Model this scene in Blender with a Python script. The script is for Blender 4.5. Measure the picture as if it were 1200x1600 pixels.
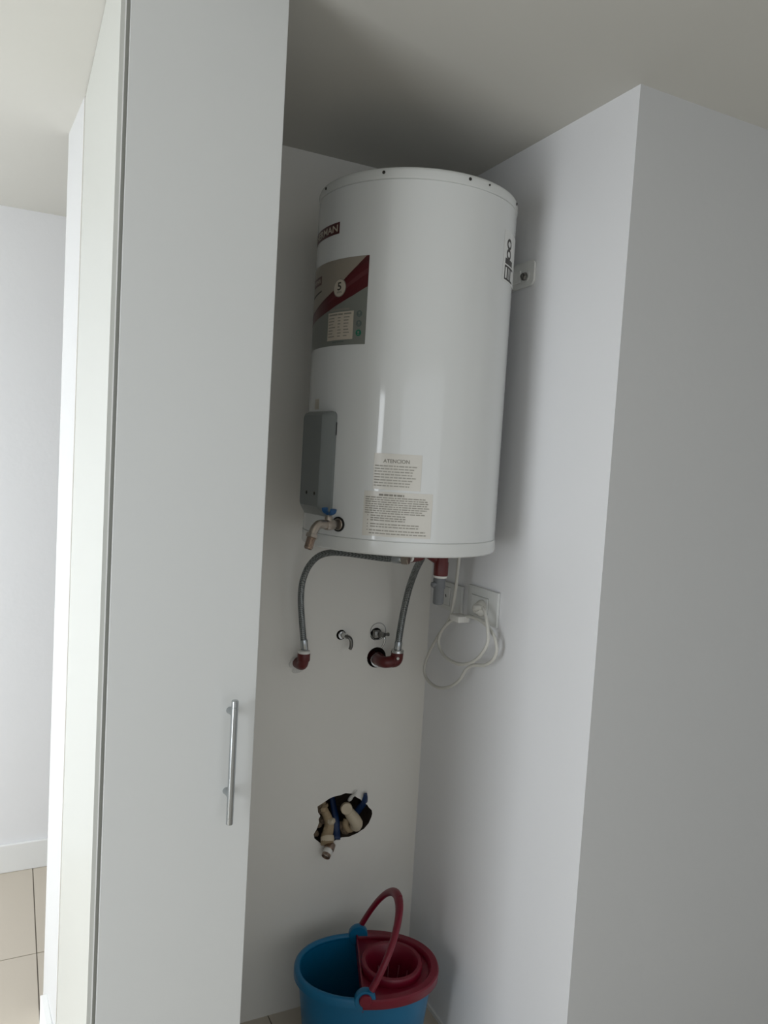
import bpy, bmesh, math, random
from mathutils import Vector, Matrix

for o in list(bpy.data.objects):
    bpy.data.objects.remove(o)
SC = bpy.context.scene
COL = SC.collection
R = math.radians
PI = math.pi

# ------------------------------------------------------------------ camera
YAW, PITCH, ROLL, FPX, EYE = -0.4573, -0.0673, 0.0588, 1189.2, 1.632
cam_data = bpy.data.cameras.new('camera')
cam_data.sensor_fit = 'VERTICAL'
cam_data.sensor_height = 32.0
cam_data.lens = FPX * 32.0 / 1600.0
cam_data.clip_start = 0.02
cam = bpy.data.objects.new('camera', cam_data)
COL.objects.link(cam)
rot = (Matrix.Rotation(YAW, 4, 'Z') @ Matrix.Rotation(PI / 2 + PITCH, 4, 'X') @ Matrix.Rotation(ROLL, 4, 'Z'))
cam.matrix_world = Matrix.Translation((0, 0, EYE)) @ rot
SC.camera = cam

# ------------------------------------------------------------------ world
w = bpy.data.worlds.new('overcast_sky')
SC.world = w
w.use_nodes = True
bgn = w.node_tree.nodes['Background']
bgn.inputs['Color'].default_value = (0.86, 0.93, 1.0, 1)
bgn.inputs['Strength'].default_value = 0.5

# ------------------------------------------------------------------ daylight through the two balcony windows on the left
def window_light(name, y0, y1, z0, z1, power, x=-1.76, tilt=14, color=(0.915, 0.96, 1.0)):
    d = bpy.data.lights.new(name, 'AREA')
    d.shape = 'RECTANGLE'
    d.size = z1 - z0
    d.size_y = y1 - y0
    d.energy = power
    d.color = color
    o = bpy.data.objects.new(name, d)
    COL.objects.link(o)
    o.location = (x, (y0 + y1) / 2, (z0 + z1) / 2)
    o.rotation_euler = (0, -PI / 2 + R(tilt), 0)
    return o

WIN = [(-0.30, 0.85, 0.10, 2.05), (2.00, 2.98, 0.10, 2.05)]
window_light('daylight_near_window', *WIN[0], 40)
window_light('daylight_far_window', *WIN[1], 41)
# added fill light behind the camera, shaped as an unseen window, brightens the niche
REAR = (-1.62, 1.9, 0.10, 2.30)
lo = window_light('rear_fill_light', 0, REAR[1] - REAR[0], REAR[2], REAR[3], 9.5)
lo.location = ((REAR[0] + REAR[1]) / 2, -2.46, (REAR[2] + REAR[3]) / 2)
lo.rotation_euler = (0, -PI / 2 + R(10), PI / 2)

# ------------------------------------------------------------------ exposure
SC.view_settings.view_transform = 'Standard'
SC.view_settings.look = 'None'
SC.view_settings.exposure = 0.12
SC.view_settings.gamma = 1.0
SC.view_settings.use_curve_mapping = False

# ------------------------------------------------------------------ helpers
def lin(c):
    r = []
    for v in c:
        v /= 255.0
        r.append(v / 12.92 if v <= 0.04045 else ((v + 0.055) / 1.055) ** 2.4)
    return (r[0], r[1], r[2], 1.0)


def mat(name, rgb, rough=0.5, metal=0.0, var=0.04, scale=8.0, bump=0.0, bscale=60.0, coat=0.0, spec=0.5):
    m = bpy.data.materials.new(name)
    m.use_nodes = True
    nt = m.node_tree
    b = nt.nodes['Principled BSDF']
    b.inputs['Roughness'].default_value = rough
    b.inputs['Metallic'].default_value = metal
    b.inputs['Specular IOR Level'].default_value = spec
    if coat:
        b.inputs['Coat Weight'].default_value = coat
        b.inputs['Coat Roughness'].default_value = 0.08
    tc = nt.nodes.new('ShaderNodeTexCoord')
    nz = nt.nodes.new('ShaderNodeTexNoise')
    nz.inputs['Scale'].default_value = scale
    nz.inputs['Detail'].default_value = 4
    nt.links.new(tc.outputs['Object'], nz.inputs['Vector'])
    mx = nt.nodes.new('ShaderNodeMix')
    mx.data_type = 'RGBA'
    c = lin(rgb)
    mx.inputs[6].default_value = tuple(v * (1 - var) for v in c[:3]) + (1,)
    mx.inputs[7].default_value = tuple(min(1, v * (1 + var)) for v in c[:3]) + (1,)
    nt.links.new(nz.outputs['Fac'], mx.inputs[0])
    nt.links.new(mx.outputs[2], b.inputs['Base Color'])
    if bump:
        n2 = nt.nodes.new('ShaderNodeTexNoise')
        n2.inputs['Scale'].default_value = bscale
        n2.inputs['Detail'].default_value = 5
        nt.links.new(tc.outputs['Object'], n2.inputs['Vector'])
        bp = nt.nodes.new('ShaderNodeBump')
        bp.inputs['Strength'].default_value = bump
        bp.inputs['Distance'].default_value = 0.004
        nt.links.new(n2.outputs['Fac'], bp.inputs['Height'])
        nt.links.new(bp.outputs['Normal'], b.inputs['Normal'])
    return m


M = {
    'paint': mat('white_wall_paint_dimmed', (204, 204, 203), 0.7, var=0.015, scale=3, bump=0.12, bscale=45, spec=0.25),  # same white, darkened so front wall and wall end look less lit
    'niche': mat('white_wall_paint_lifted', (232, 232, 233), 0.65, var=0.015, scale=3, bump=0.12, bscale=45, spec=0.25),  # same white, lightened to imitate more light on niche side and far wall
    'back': mat('white_back_paint_lifted', (232, 229, 222), 0.75, var=0.025, scale=4, bump=0.18, bscale=30, spec=0.2),  # same white, lightened and warmed to lift the shaded niche back wall
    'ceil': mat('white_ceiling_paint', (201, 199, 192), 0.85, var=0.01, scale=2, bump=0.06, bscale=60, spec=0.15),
    'skirt': mat('white_skirting_paint', (232, 232, 230), 0.45, var=0.01),
    'tile': mat('beige_floor_tile', (196, 186, 171), 0.32, var=0.05, scale=2.5, bump=0.03, bscale=20),
    'grout': mat('grey_grout', (125, 118, 108), 0.9, var=0.06, scale=30),
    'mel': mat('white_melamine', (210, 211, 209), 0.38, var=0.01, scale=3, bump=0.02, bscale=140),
    'melside': mat('white_melamine_dimmed', (196, 197, 191), 0.4, var=0.01, scale=3),  # same melamine as the door, darkened to imitate less light on the side
    'edge': mat('grey_edge_banding', (196, 197, 190), 0.4, var=0.02),
    'dark': mat('dark_gap', (40, 40, 38), 0.8),
    'steel': mat('brushed_steel', (182, 186, 188), 0.24, metal=1.0, var=0.04, scale=30),
    'chrome': mat('chrome', (200, 200, 198), 0.14, metal=1.0, var=0.02),
    'nickel': mat('dull_nickel', (176, 166, 156), 0.30, metal=1.0, var=0.1, scale=40),
    'brass': mat('worn_nickel_thread', (160, 142, 130), 0.28, metal=1.0, var=0.12, scale=60),
    'enamel': mat('white_heater_enamel', (220, 221, 219), 0.07, var=0.008, scale=3, spec=0.5),
    'cap': mat('white_heater_cap', (217, 218, 215), 0.22, var=0.01, scale=5),
    'seam': mat('grey_seam', (150, 150, 146), 0.6),
    'greybox': mat('grey_plastic_cover', (122, 126, 124), 0.38, var=0.03, scale=10),
    'black': mat('black_rubber', (18, 18, 17), 0.6),
    'screw': mat('dark_screw', (66, 64, 60), 0.45, metal=0.8),
    'blueh': mat('blue_painted_metal', (12, 74, 122), 0.4, var=0.1, scale=60),
    'maroon': mat('maroon_label_print', (72, 14, 18), 0.35, var=0.05),
    'maroon2': mat('dark_red_label_print', (80, 12, 20), 0.35, var=0.05),
    'maroonlt': mat('pinkish_red_label_print', (92, 38, 42), 0.35, var=0.05),
    'silver': mat('pale_silver_label_print', (150, 141, 128), 0.4, var=0.03),
    'lgrey': mat('grey_label_print', (120, 122, 115), 0.4, var=0.03),
    'cream': mat('cream_label_print', (192, 181, 165), 0.4, var=0.02),
    'creamb': mat('beige_label_print', (190, 182, 168), 0.4, var=0.03),
    'ink': mat('dark_label_ink', (48, 42, 38), 0.5),
    'ink2': mat('grey_label_ink', (136, 132, 122), 0.5),
    'inkp': mat('grey_sticker_ink', (164, 161, 151), 0.5),
    'inkl': mat('pale_grey_label_ink', (156, 152, 142), 0.5),
    'green': mat('green_label_print', (28, 110, 84), 0.4),
    'greyg': mat('grey_green_label_print', (92, 102, 98), 0.4),
    'clear': mat('yellowed_clear_sticker', (215, 211, 202), 0.25, var=0.02),
    'whitest': mat('white_sticker', (222, 222, 218), 0.3, var=0.02),
    'bracket': mat('white_painted_bracket', (226, 226, 222), 0.35, var=0.02),
    'bolt': mat('grey_zinc_bolt', (122, 121, 118), 0.32, metal=1.0, var=0.1),
    'hose': None,
    'red': mat('red_brown_pipe_plastic', (92, 26, 24), 0.38, var=0.08, scale=30),
    'tape': mat('white_thread_tape', (226, 224, 218), 0.6, var=0.03),
    'ptrv': mat('grey_valve_plastic', (112, 114, 116), 0.5, var=0.05, scale=30),
    'sock': mat('white_socket_plastic', (218, 219, 216), 0.35, var=0.01),
    'slot': mat('socket_slot_black', (30, 30, 30), 0.7),
    'cord': mat('white_cord', (206, 204, 196), 0.45, var=0.02),
    'mortar': mat('rough_brown_mortar', (112, 96, 78), 0.95, var=0.35, scale=40, bump=0.9, bscale=70),
    'brickd': mat('dark_hole_masonry', (58, 48, 38), 0.95, var=0.4, scale=25, bump=0.9, bscale=50),
    'putty': mat('beige_plastic_fitting', (196, 182, 158), 0.5, var=0.10, scale=35, bump=0.2, bscale=60),
    'puttyd': mat('dusty_beige_pipe', (158, 138, 108), 0.7, var=0.22, scale=40, bump=0.4, bscale=60),
    'bluepvc': mat('blue_pipe_sleeve', (16, 44, 84), 0.4, var=0.15, scale=30),
    'bucket': mat('blue_bucket_plastic', (5, 104, 146), 0.36, var=0.03, scale=6),
    'bred': mat('crimson_wringer_plastic', (116, 11, 38), 0.36, var=0.03, scale=6),
    'glaze': mat('plaster_patch', (212, 210, 204), 0.85, var=0.05, scale=30, bump=0.4, bscale=80),
}


def braid_mat():
    m = bpy.data.materials.new('braided_steel')
    m.use_nodes = True
    nt = m.node_tree
    b = nt.nodes['Principled BSDF']
    b.inputs['Metallic'].default_value = 0.75
    b.inputs['Roughness'].default_value = 0.42
    tc = nt.nodes.new('ShaderNodeTexCoord')
    mp = nt.nodes.new('ShaderNodeMapping')
    ck = nt.nodes.new('ShaderNodeTexChecker')
    ck.inputs['Scale'].default_value = 260
    ck.inputs['Color1'].default_value = lin((146, 150, 149))
    ck.inputs['Color2'].default_value = lin((98, 101, 101))
    mp.inputs['Rotation'].default_value = (0.6, 0.7, 0.78)
    nt.links.new(tc.outputs['Object'], mp.inputs['Vector'])
    nt.links.new(mp.outputs['Vector'], ck.inputs['Vector'])
    nt.links.new(ck.outputs['Color'], b.inputs['Base Color'])
    return m


M['hose'] = braid_mat()


def obj(name, bm, material, parent=None, smooth=False, kind=None, angle=None, bev=None):
    bmesh.ops.recalc_face_normals(bm, faces=bm.faces[:])
    me = bpy.data.meshes.new(name)
    bm.to_mesh(me)
    bm.free()
    me.materials.append(M[material] if isinstance(material, str) else material)
    if smooth:
        me.shade_smooth()
        if angle is not None:
            me.set_sharp_from_angle(angle=R(angle))
    o = bpy.data.objects.new(name, me)
    COL.objects.link(o)
    if parent:
        o.parent = parent
        o.matrix_parent_inverse = parent.matrix_basis.inverted()
    if kind:
        o['kind'] = kind
    if bev:
        md = o.modifiers.new('bevel', 'BEVEL')
        md.width = bev
        md.segments = 2
        md.limit_method = 'ANGLE'
    return o


def thing(name, label, cat, loc=(0, 0, 0), group=None):
    o = bpy.data.objects.new(name, None)
    COL.objects.link(o)
    o.location = loc
    o.empty_display_size = 0.05
    tag(o, label, cat, group)
    return o


def tag(o, label, cat, group=None):
    o['label'] = label
    o['category'] = cat
    if group:
        o['group'] = group


def BM():
    return bmesh.new()


def box(bm, x0, x1, y0, y1, z0, z1, bevel=0.0, seg=2):
    r = bmesh.ops.create_cube(bm, size=1.0)
    vs = r['verts']
    for v in vs:
        v.co = Vector((x0 + (v.co.x + .5) * (x1 - x0), y0 + (v.co.y + .5) * (y1 - y0), z0 + (v.co.z + .5) * (z1 - z0)))
    if bevel:
        es = list({e for v in vs for e in v.link_edges})
        bmesh.ops.bevel(bm, geom=es, offset=bevel, segments=seg, affect='EDGES', profile=0.5)
    return vs


def prism(bm, poly, z0, z1):
    lo = [bm.verts.new((x, y, z0)) for x, y in poly]
    hi = [bm.verts.new((x, y, z1)) for x, y in poly]
    n = len(poly)
    bm.faces.new(lo[::-1])
    bm.faces.new(hi)
    for i in range(n):
        bm.faces.new((lo[i], lo[(i + 1) % n], hi[(i + 1) % n], hi[i]))


def frame_for(d):
    d = Vector(d).normalized()
    up = Vector((0, 0, 1)) if abs(d.z) < 0.9 else Vector((0, 1, 0))
    s = d.cross(up).normalized()
    return s, s.cross(d).normalized(), d


def lathe(bm, prof, p0=(0, 0, 0), d=(0, 0, 1), n=24, cap0=True, cap1=True, sx=1.0, sy=1.0):
    """prof: list of (radius, distance along d)"""
    s, u, d = frame_for(d)
    p0 = Vector(p0)
    rings = []
    for r, h in prof:
        c = p0 + d * h
        if r < 1e-6:
            rings.append([bm.verts.new(c)])
        else:
            rings.append([bm.verts.new(c + s * (r * sx * math.cos(2 * PI * k / n)) + u * (r * sy * math.sin(2 * PI * k / n))) for k in range(n)])
    for a, b in zip(rings, rings[1:]):
        if len(a) == 1 and len(b) == 1:
            continue
        for k in range(n):
            k2 = (k + 1) % n
            if len(a) == 1:
                bm.faces.new((a[0], b[k], b[k2]))
            elif len(b) == 1:
                bm.faces.new((a[k], b[0], a[k2]))
            else:
                bm.faces.new((a[k], b[k], b[k2], a[k2]))
    if cap0 and len(rings[0]) > 1:
        bm.faces.new(rings[0])
    if cap1 and len(rings[-1]) > 1:
        bm.faces.new(rings[-1])


def spline(pts, sub=6):
    P = [Vector(p) for p in pts]
    P = [P[0] * 2 - P[1]] + P + [P[-1] * 2 - P[-2]]
    out = []
    for i in range(1, len(P) - 2):
        for k in range(sub):
            t = k / sub
            a, b, c, d = P[i - 1:i + 3]
            out.append(0.5 * (2 * b + (c - a) * t + (2 * a - 5 * b + 4 * c - d) * t * t + (3 * b - a - 3 * c + d) * t ** 3))
    out.append(P[-2])
    return out


def tube(bm, pts, r, n=10, radii=None, cap=True, flat=1.0):
    P = [Vector(p) for p in pts]
    rings = []
    s = None
    for i, p in enumerate(P):
        d = (P[min(i + 1, len(P) - 1)] - P[max(i - 1, 0)]).normalized()
        if s is None:
            s, u, _ = frame_for(d)
        else:
            s = (s - d * s.dot(d)).normalized()
            u = s.cross(d)
        rr = radii[i] if radii else r
        rings.append([bm.verts.new(p + s * (rr * math.cos(2 * PI * k / n)) + u * (rr * flat * math.sin(2 * PI * k / n))) for k in range(n)])
    for a, b in zip(rings, rings[1:]):
        for k in range(n):
            k2 = (k + 1) % n
            bm.faces.new((a[k], b[k], b[k2], a[k2]))
    if cap:
        bm.faces.new(rings[0])
        bm.faces.new(rings[-1])


def ring(bm, c, d, r_in, r_out, h, n=28):
    """flat washer / collar"""
    lathe(bm, [(r_in, 0), (r_out, 0), (r_out, h), (r_in, h), (r_in, 0)], c, d, n, False, False)


# ------------------------------------------------------------------ dimensions of the place
CE = 2.45
XR, YB, YO = 1.165, 2.009, 1.27          # niche side wall, niche back wall, niche opening
XP, XE, YE = 0.137, 0.1165, 2.27         # cabinet side, end of the dividing wall
YF = 3.087                               # far wall
YD = 1.315                               # cabinet door front
XL, XRR, YRR = -1.7, 2.6, -2.4

# ------------------------------------------------------------------ floor
bm = BM(); box(bm, XL - .2, XRR + .2, YRR - .2, YF + .2, -0.06, -0.0025)
floor = obj('floor', bm, 'grout', kind='structure')
T0x, T0y, TS = 0.108, 2.54, 0.60
bm = BM(); box(bm, 0.0018, TS - 0.0018, 0.0018, TS - 0.0018, -0.009, 0.0)
first = None
for i in range(-5, 4):
    for j in range(-9, 1):
        x, y = T0x + i * TS, T0y + j * TS
        if x + TS < XL or x > XRR or y + TS < YRR:
            continue
        if first is None:
            first = obj('floor_tile', bm, 'tile', floor)
            t = first
        else:
            t = first.copy(); COL.objects.link(t); t.parent = floor
        t.location = (x, y, 0)

# ------------------------------------------------------------------ ceiling and walls
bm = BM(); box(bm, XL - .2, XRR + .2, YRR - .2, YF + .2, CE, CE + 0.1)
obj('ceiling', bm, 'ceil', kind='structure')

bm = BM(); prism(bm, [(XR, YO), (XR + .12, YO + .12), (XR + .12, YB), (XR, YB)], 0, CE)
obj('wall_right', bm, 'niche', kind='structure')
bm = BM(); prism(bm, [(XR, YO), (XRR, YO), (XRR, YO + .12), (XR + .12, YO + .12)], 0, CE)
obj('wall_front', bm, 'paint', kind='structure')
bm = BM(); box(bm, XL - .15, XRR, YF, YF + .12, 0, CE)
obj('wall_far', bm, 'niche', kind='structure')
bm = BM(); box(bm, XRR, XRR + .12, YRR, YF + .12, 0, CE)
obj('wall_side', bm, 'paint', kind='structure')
bm = BM()
box(bm, XL - .15, REAR[0], YRR - .12, YRR, 0, CE); box(bm, REAR[1], XRR + .12, YRR - .12, YRR, 0, CE)
box(bm, REAR[0], REAR[1], YRR - .12, YRR, 0, REAR[2]); box(bm, REAR[0], REAR[1], YRR - .12, YRR, REAR[3], CE)
obj('wall_rear', bm, 'paint', kind='structure')
# left wall with two window openings
bm = BM()
ys = [YRR, WIN[0][0], WIN[0][1], WIN[1][0], WIN[1][1], YF]
for k in (0, 2, 4):
    box(bm, XL - .12, XL, ys[k], ys[k + 1], 0, CE)
for y0, y1, z0, z1 in WIN:
    box(bm, XL - .12, XL, y0, y1, 0, z0)
    box(bm, XL - .12, XL, y0, y1, z1, CE)
obj('wall_left', bm, 'paint', kind='structure')
for k, (y0, y1, z0, z1) in enumerate(WIN):
    bm = BM()
    f = 0.05
    box(bm, XL - .045, XL - .005, y0, y0 + f, z0, z1); box(bm, XL - .045, XL - .005, y1 - f, y1, z0, z1)
    box(bm, XL - .045, XL - .005, y0 + f, y1 - f, z0, z0 + f); box(bm, XL - .045, XL - .005, y0 + f, y1 - f, z1 - f, z1)
    obj('window_%d' % (k + 1), bm, 'skirt', kind='structure')

bm = BM()
f = 0.05
box(bm, REAR[0], REAR[0] + f, YRR - .045, YRR - .005, REAR[2], REAR[3]); box(bm, REAR[1] - f, REAR[1], YRR - .045, YRR - .005, REAR[2], REAR[3])
box(bm, REAR[0] + f, REAR[1] - f, YRR - .045, YRR - .005, REAR[2], REAR[2] + f); box(bm, REAR[0] + f, REAR[1] - f, YRR - .045, YRR - .005, REAR[3] - f, REAR[3])
obj('window_3', bm, 'skirt', kind='structure')  # frame of the added, unseen rear opening for the fill light

# back wall of the niche: thick wall whose front face carries real holes
HOLE = [(0.828, 0.61), (0.848, 0.62), (0.865, 0.629), (0.88, 0.633), (0.899, 0.634), (0.916, 0.638), (0.937, 0.633), (0.954, 0.619), (0.966, 0.612), (0.973, 0.603),
        (0.99, 0.591), (0.996, 0.582), (1.007, 0.571), (1.009, 0.56), (1.007, 0.551), (0.999, 0.532), (0.984, 0.517), (0.974, 0.513), (0.963, 0.507),
        (0.935, 0.5), (0.911, 0.502), (0.888, 0.496), (0.872, 0.490), (0.843, 0.497), (0.824, 0.514), (0.821, 0.527), (0.83, 0.542), (0.833, 0.552),
        (0.836, 0.561), (0.834, 0.571), (0.839, 0.58), (0.831, 0.592)]


def circ(cx, cz, r, n=16):
    return [(cx + r * math.cos(2 * PI * k / n), cz + r * math.sin(2 * PI * k / n)) for k in range(n)]


HOLE2 = circ(0.992, 1.045, 0.031, 20)
HOLE3 = circ(0.873, 1.119, 0.015, 14)
HOLE4 = circ(0.986, 1.116, 0.019, 14)
bm = BM()
edges = []


def loop_edges(pts, y=YB):
    vs = [bm.verts.new((x, y, z)) for x, z in pts]
    es = [bm.edges.new((vs[i], vs[(i + 1) % len(vs)])) for i in range(len(vs))]
    return vs, es


XW = XP - .002                             # the wall end is slightly splayed
outer_v, e = loop_edges([(XW, 0), (XRR, 0), (XRR, CE), (XW, CE)])
edges += e
holes = []
for pts, depth in ((HOLE, 0.085), (HOLE2, 0.05), (HOLE3, 0.03), (HOLE4, 0.035)):
    vs, e = loop_edges(pts)
    edges += e
    holes.append((vs, e, depth))
bmesh.ops.triangle_fill(bm, use_beauty=True, edges=edges)
bv = [bm.verts.new((XE if v.co.x < 1 else v.co.x, YE, v.co.z)) for v in outer_v]
for i in range(4):
    j = (i + 1) % 4
    bm.faces.new((outer_v[i], outer_v[j], bv[j], bv[i]))
bm.faces.new(bv)
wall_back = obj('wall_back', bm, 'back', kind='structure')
wall_back.data.materials.append(M['paint'])  # darkened copy tones down the strongly lit wall end
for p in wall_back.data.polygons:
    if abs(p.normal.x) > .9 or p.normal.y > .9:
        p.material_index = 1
# masonry sides and bottom of the cut-out, a little rough
rnd = random.Random(4)
for k, (pts, depth) in enumerate(((HOLE, 0.085), (HOLE2, 0.05), (HOLE3, 0.03), (HOLE4, 0.035))):
    bm = BM()
    a = [bm.verts.new((x, YB + .0005, z)) for x, z in pts]
    cx = sum(p[0] for p in pts) / len(pts); cz = sum(p[1] for p in pts) / len(pts)
    mid = [bm.verts.new((x + rnd.uniform(-.003, .003), YB + depth * .5, z + rnd.uniform(-.003, .003))) for x, z in pts]
    b = [bm.verts.new((cx + (x - cx) * .92, YB + depth + rnd.uniform(-.004, .004), cz + (z - cz) * .92)) for x, z in pts]
    n = len(pts)
    c = bm.verts.new((cx, YB + depth + .006, cz))
    for i in range(n):
        j = (i + 1) % n
        bm.faces.new((a[i], a[j], mid[j], mid[i]))
        bm.faces.new((mid[i], mid[j], b[j], b[i]))
        bm.faces.new((b[i], b[j], c))
    obj('hole_recess', bm, 'brickd', wall_back)


def chunk(bm, c, r, seed, sq=(1, 1, 1)):
    rr = random.Random(seed)
    res = bmesh.ops.create_icosphere(bm, subdivisions=2, radius=1.0)
    for v in res['verts']:
        f = rr.uniform(.78, 1.12)
        v.co = Vector(c) + Vector((v.co.x * r * sq[0] * f, v.co.y * r * sq[1] * f, v.co.z * r * sq[2] * f))


for c, r, s, m in (((0.846, 2.035, 0.590), .016, 1, 'mortar'), ((0.838, 2.03, 0.605), .012, 2, 'mortar'), ((0.934, 2.035, 0.512), .017, 3, 'mortar'),
                   ((0.921, 2.04, 0.522), .014, 6, 'mortar'), ((0.953, 2.04, 0.514), .012, 8, 'mortar'), ((0.858, 2.045, 0.548), .014, 9, 'mortar'),
                   ((0.853, 2.020, 0.596), .012, 21, 'puttyd'), ((0.876, 2.012, 0.556), .012, 22, 'putty'), ((0.862, 2.010, 0.536), .011, 23, 'puttyd'),
                   ((0.840, 2.026, 0.545), .011, 12, 'mortar'), ((0.833, 2.024, 0.520), .010, 13, 'mortar')):
    bm = BM(); chunk(bm, c, r, s); obj('mortar_chunk', bm, m, wall_back)

# skirting boards
bm = BM(); box(bm, XL, XRR, YF - .014, YF, 0, .108)
obj('baseboard_far', bm, 'skirt', kind='structure', bev=.003)
bm = BM(); prism(bm, [(XW - .018, 2.02), (XW - .030, 2.19), (XW - .012, 2.19), (XW - .001, 2.02)], 0, .10)
obj('baseboard_end', bm, 'skirt', kind='structure', bev=.002)
bm = BM(); box(bm, XR - .006, XR, YO + .004, YB, 0, .012)
obj('trim_1', bm, 'skirt', kind='structure')

# ------------------------------------------------------------------ tall broom cabinet
t = thing('tall_cabinet', 'tall narrow white cabinet with one door, floor to ceiling, left of the water heater niche', 'cabinet', (0.275, 1.65, 0))
zt = CE - .002
XD0, XD1 = 0.1515, 0.4095
XPR = 0.4145
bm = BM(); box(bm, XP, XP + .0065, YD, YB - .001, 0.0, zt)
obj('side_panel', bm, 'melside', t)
bm = BM(); box(bm, XPR - .018, XPR, YD + .0225, YB - .001, 0.0, zt)
obj('side_panel', bm, 'mel', t)
bm = BM(); box(bm, XP + .0065, XPR - .018, YB - .012, YB - .001, 0.1, zt)
obj('back_panel', bm, 'mel', t)
bm = BM(); box(bm, XP + .0065, XPR - .018, YD + .024, YB - .012, zt - .02, zt)
obj('top_panel', bm, 'mel', t)
bm = BM(); box(bm, XP + .0065, XPR - .018, YD + .05, YD + .068, 0, .08)
obj('plinth', bm, 'edge', t)
bm = BM(); box(bm, XP + .0066, XP + .0085, YD - .0006, YD + .02, 0.0, zt)
obj('edge_band', bm, 'skirt', t)
bm = BM(); box(bm, XP + .0086, XD0 + .004, YD + .009, YD + .019, 0.0, zt)
obj('gap_strip', bm, 'edge', t)
bm = BM(); box(bm, XD0, XD1, YD, YD + .0195, .012, zt - .006, .0012, 2)
door = obj('door', bm, 'mel', t)
bm = BM()
hx, hy = 0.362, YD - .032
z1, z0 = 1.197, 0.972
lathe(bm, [(0, 0), (.0052, 0), (.0062, .0012), (.0062, .0115), (.0057, .012), (.0057, .0128), (.0062, .0133), (.0062, z1 - z0 - .0133), (.0057, z1 - z0 - .0128),
           (.0057, z1 - z0 - .012), (.0062, z1 - z0 - .0115), (.0062, z1 - z0 - .0012), (.0052, z1 - z0), (0, z1 - z0)], (hx, hy, z0), (0, 0, 1), 20)
obj('handle', bm, 'steel', door, True, angle=35)
for zz in (1.169, 1.020):
    bm = BM()
    lathe(bm, [(.0066, 0), (.0054, .006), (.0045, .014), (.0045, .034)], (hx, YD, zz), (0, -1, 0), 16)
    obj('handle_post', bm, 'steel', door, True, angle=40)

# ------------------------------------------------------------------ electric water heater
CX, CY, RH = 0.8774, 1.6939, 0.24
Z0, Z1 = 1.4224, 2.2626
heater = thing('water_heater', 'large white cylindrical electric water heater hung high on the niche wall', 'water heater', (CX, CY, Z0))
bm = BM()
lathe(bm, [(RH - .002, 1.4545), (RH, 1.4565), (RH, 2.2335), (RH - .002, 2.2355)], (CX, CY, 0), (0, 0, 1), 160)
obj('tank_shell', bm, 'enamel', heater, True, angle=40)
bm = BM()
lathe(bm, [(RH - .003, 2.2345), (RH + .0008, 2.2362), (RH + .0012, 2.252), (RH - .001, 2.258), (RH - .006, 2.2612), (RH - .014, Z1), (0, Z1 + .001)], (CX, CY, 0), (0, 0, 1), 160)
obj('top_cap', bm, 'cap', heater, True, angle=50)
bm = BM()
lathe(bm, [(RH - .003, 1.4555), (RH + .0008, 1.4538), (RH + .0012, 1.4285), (RH - .001, 1.4245), (RH - .005, Z0), (RH - .010, 1.4235), (RH - .013, 1.437), (0, 1.437)], (CX, CY, 0), (0, 0, 1), 160)
obj('bottom_cap', bm, 'cap', heater, True, angle=50)


def pol(az, r, z):
    a = R(az)
    return Vector((CX + r * math.cos(a), CY + r * math.sin(a), z))


def rad(az):
    a = R(az)
    return Vector((math.cos(a), math.sin(a), 0))


for az in (-136.2, -90.5, -77.6, -45, 0, 45, 90, 135, 180):
    bm = BM()
    big = .0036 if az != -77.6 else .0024
    lathe(bm, [(big, 0), (big, .001), (big * .6, .0022), (0, .0024)], pol(az, RH + .001, 2.2490), rad(az), 12)
    obj('screw', bm, 'screw', heater, True, angle=40)


# --- stickers: flat polygons in (arc length, height), cut into strips and wrapped round the shell
def wrap(bm, w):
    for v in bm.verts:
        u, z, dz = v.co.x, v.co.y, v.co.z
        a = u / RH
        r = RH + w + dz
        v.co = Vector((CX + r * math.cos(a), CY + r * math.sin(a), z))


def U(az):
    if az > 90:
        az -= 360
    return R(az) * RH


def flat(bm, pts):
    bm.faces.new([bm.verts.new((u, z, 0)) for u, z in pts])


def slab(bm, pts, w=.0004):
    vs = [bm.verts.new((u, z, 0)) for u, z in pts]
    f = bm.faces.new(vs)
    return f


def cut(bm, step=0.008):
    if not bm.verts:
        return
    lo = min(v.co.x for v in bm.verts); hi = max(v.co.x for v in bm.verts)
    n = int((hi - lo) / step)
    for k in range(1, n + 1):
        bmesh.ops.bisect_plane(bm, geom=bm.verts[:] + bm.edges[:] + bm.faces[:], plane_co=(lo + k * (hi - lo) / (n + 1), 0, 0), plane_no=(1, 0, 0))


def sticker(name, polys, m, w, parent=heater, step=.008):
    bm = BM()
    for p in polys:
        flat(bm, p)
    cut(bm, step)
    ext = bmesh.ops.extrude_face_region(bm, geom=bm.faces[:])
    for v in ext['geom']:
        if isinstance(v, bmesh.types.BMVert):
            v.co.z += .00025
    wrap(bm, w)
    return obj(name, bm, m, parent)


def rect(u0, u1, z0, z1):
    return [(u0, z0), (u1, z0), (u1, z1), (u0, z1)]


def disc(u, z, r, n=28):
    return [(u + r * math.cos(2 * PI * k / n), z + r * math.sin(2 * PI * k / n)) for k in range(n)]


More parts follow.
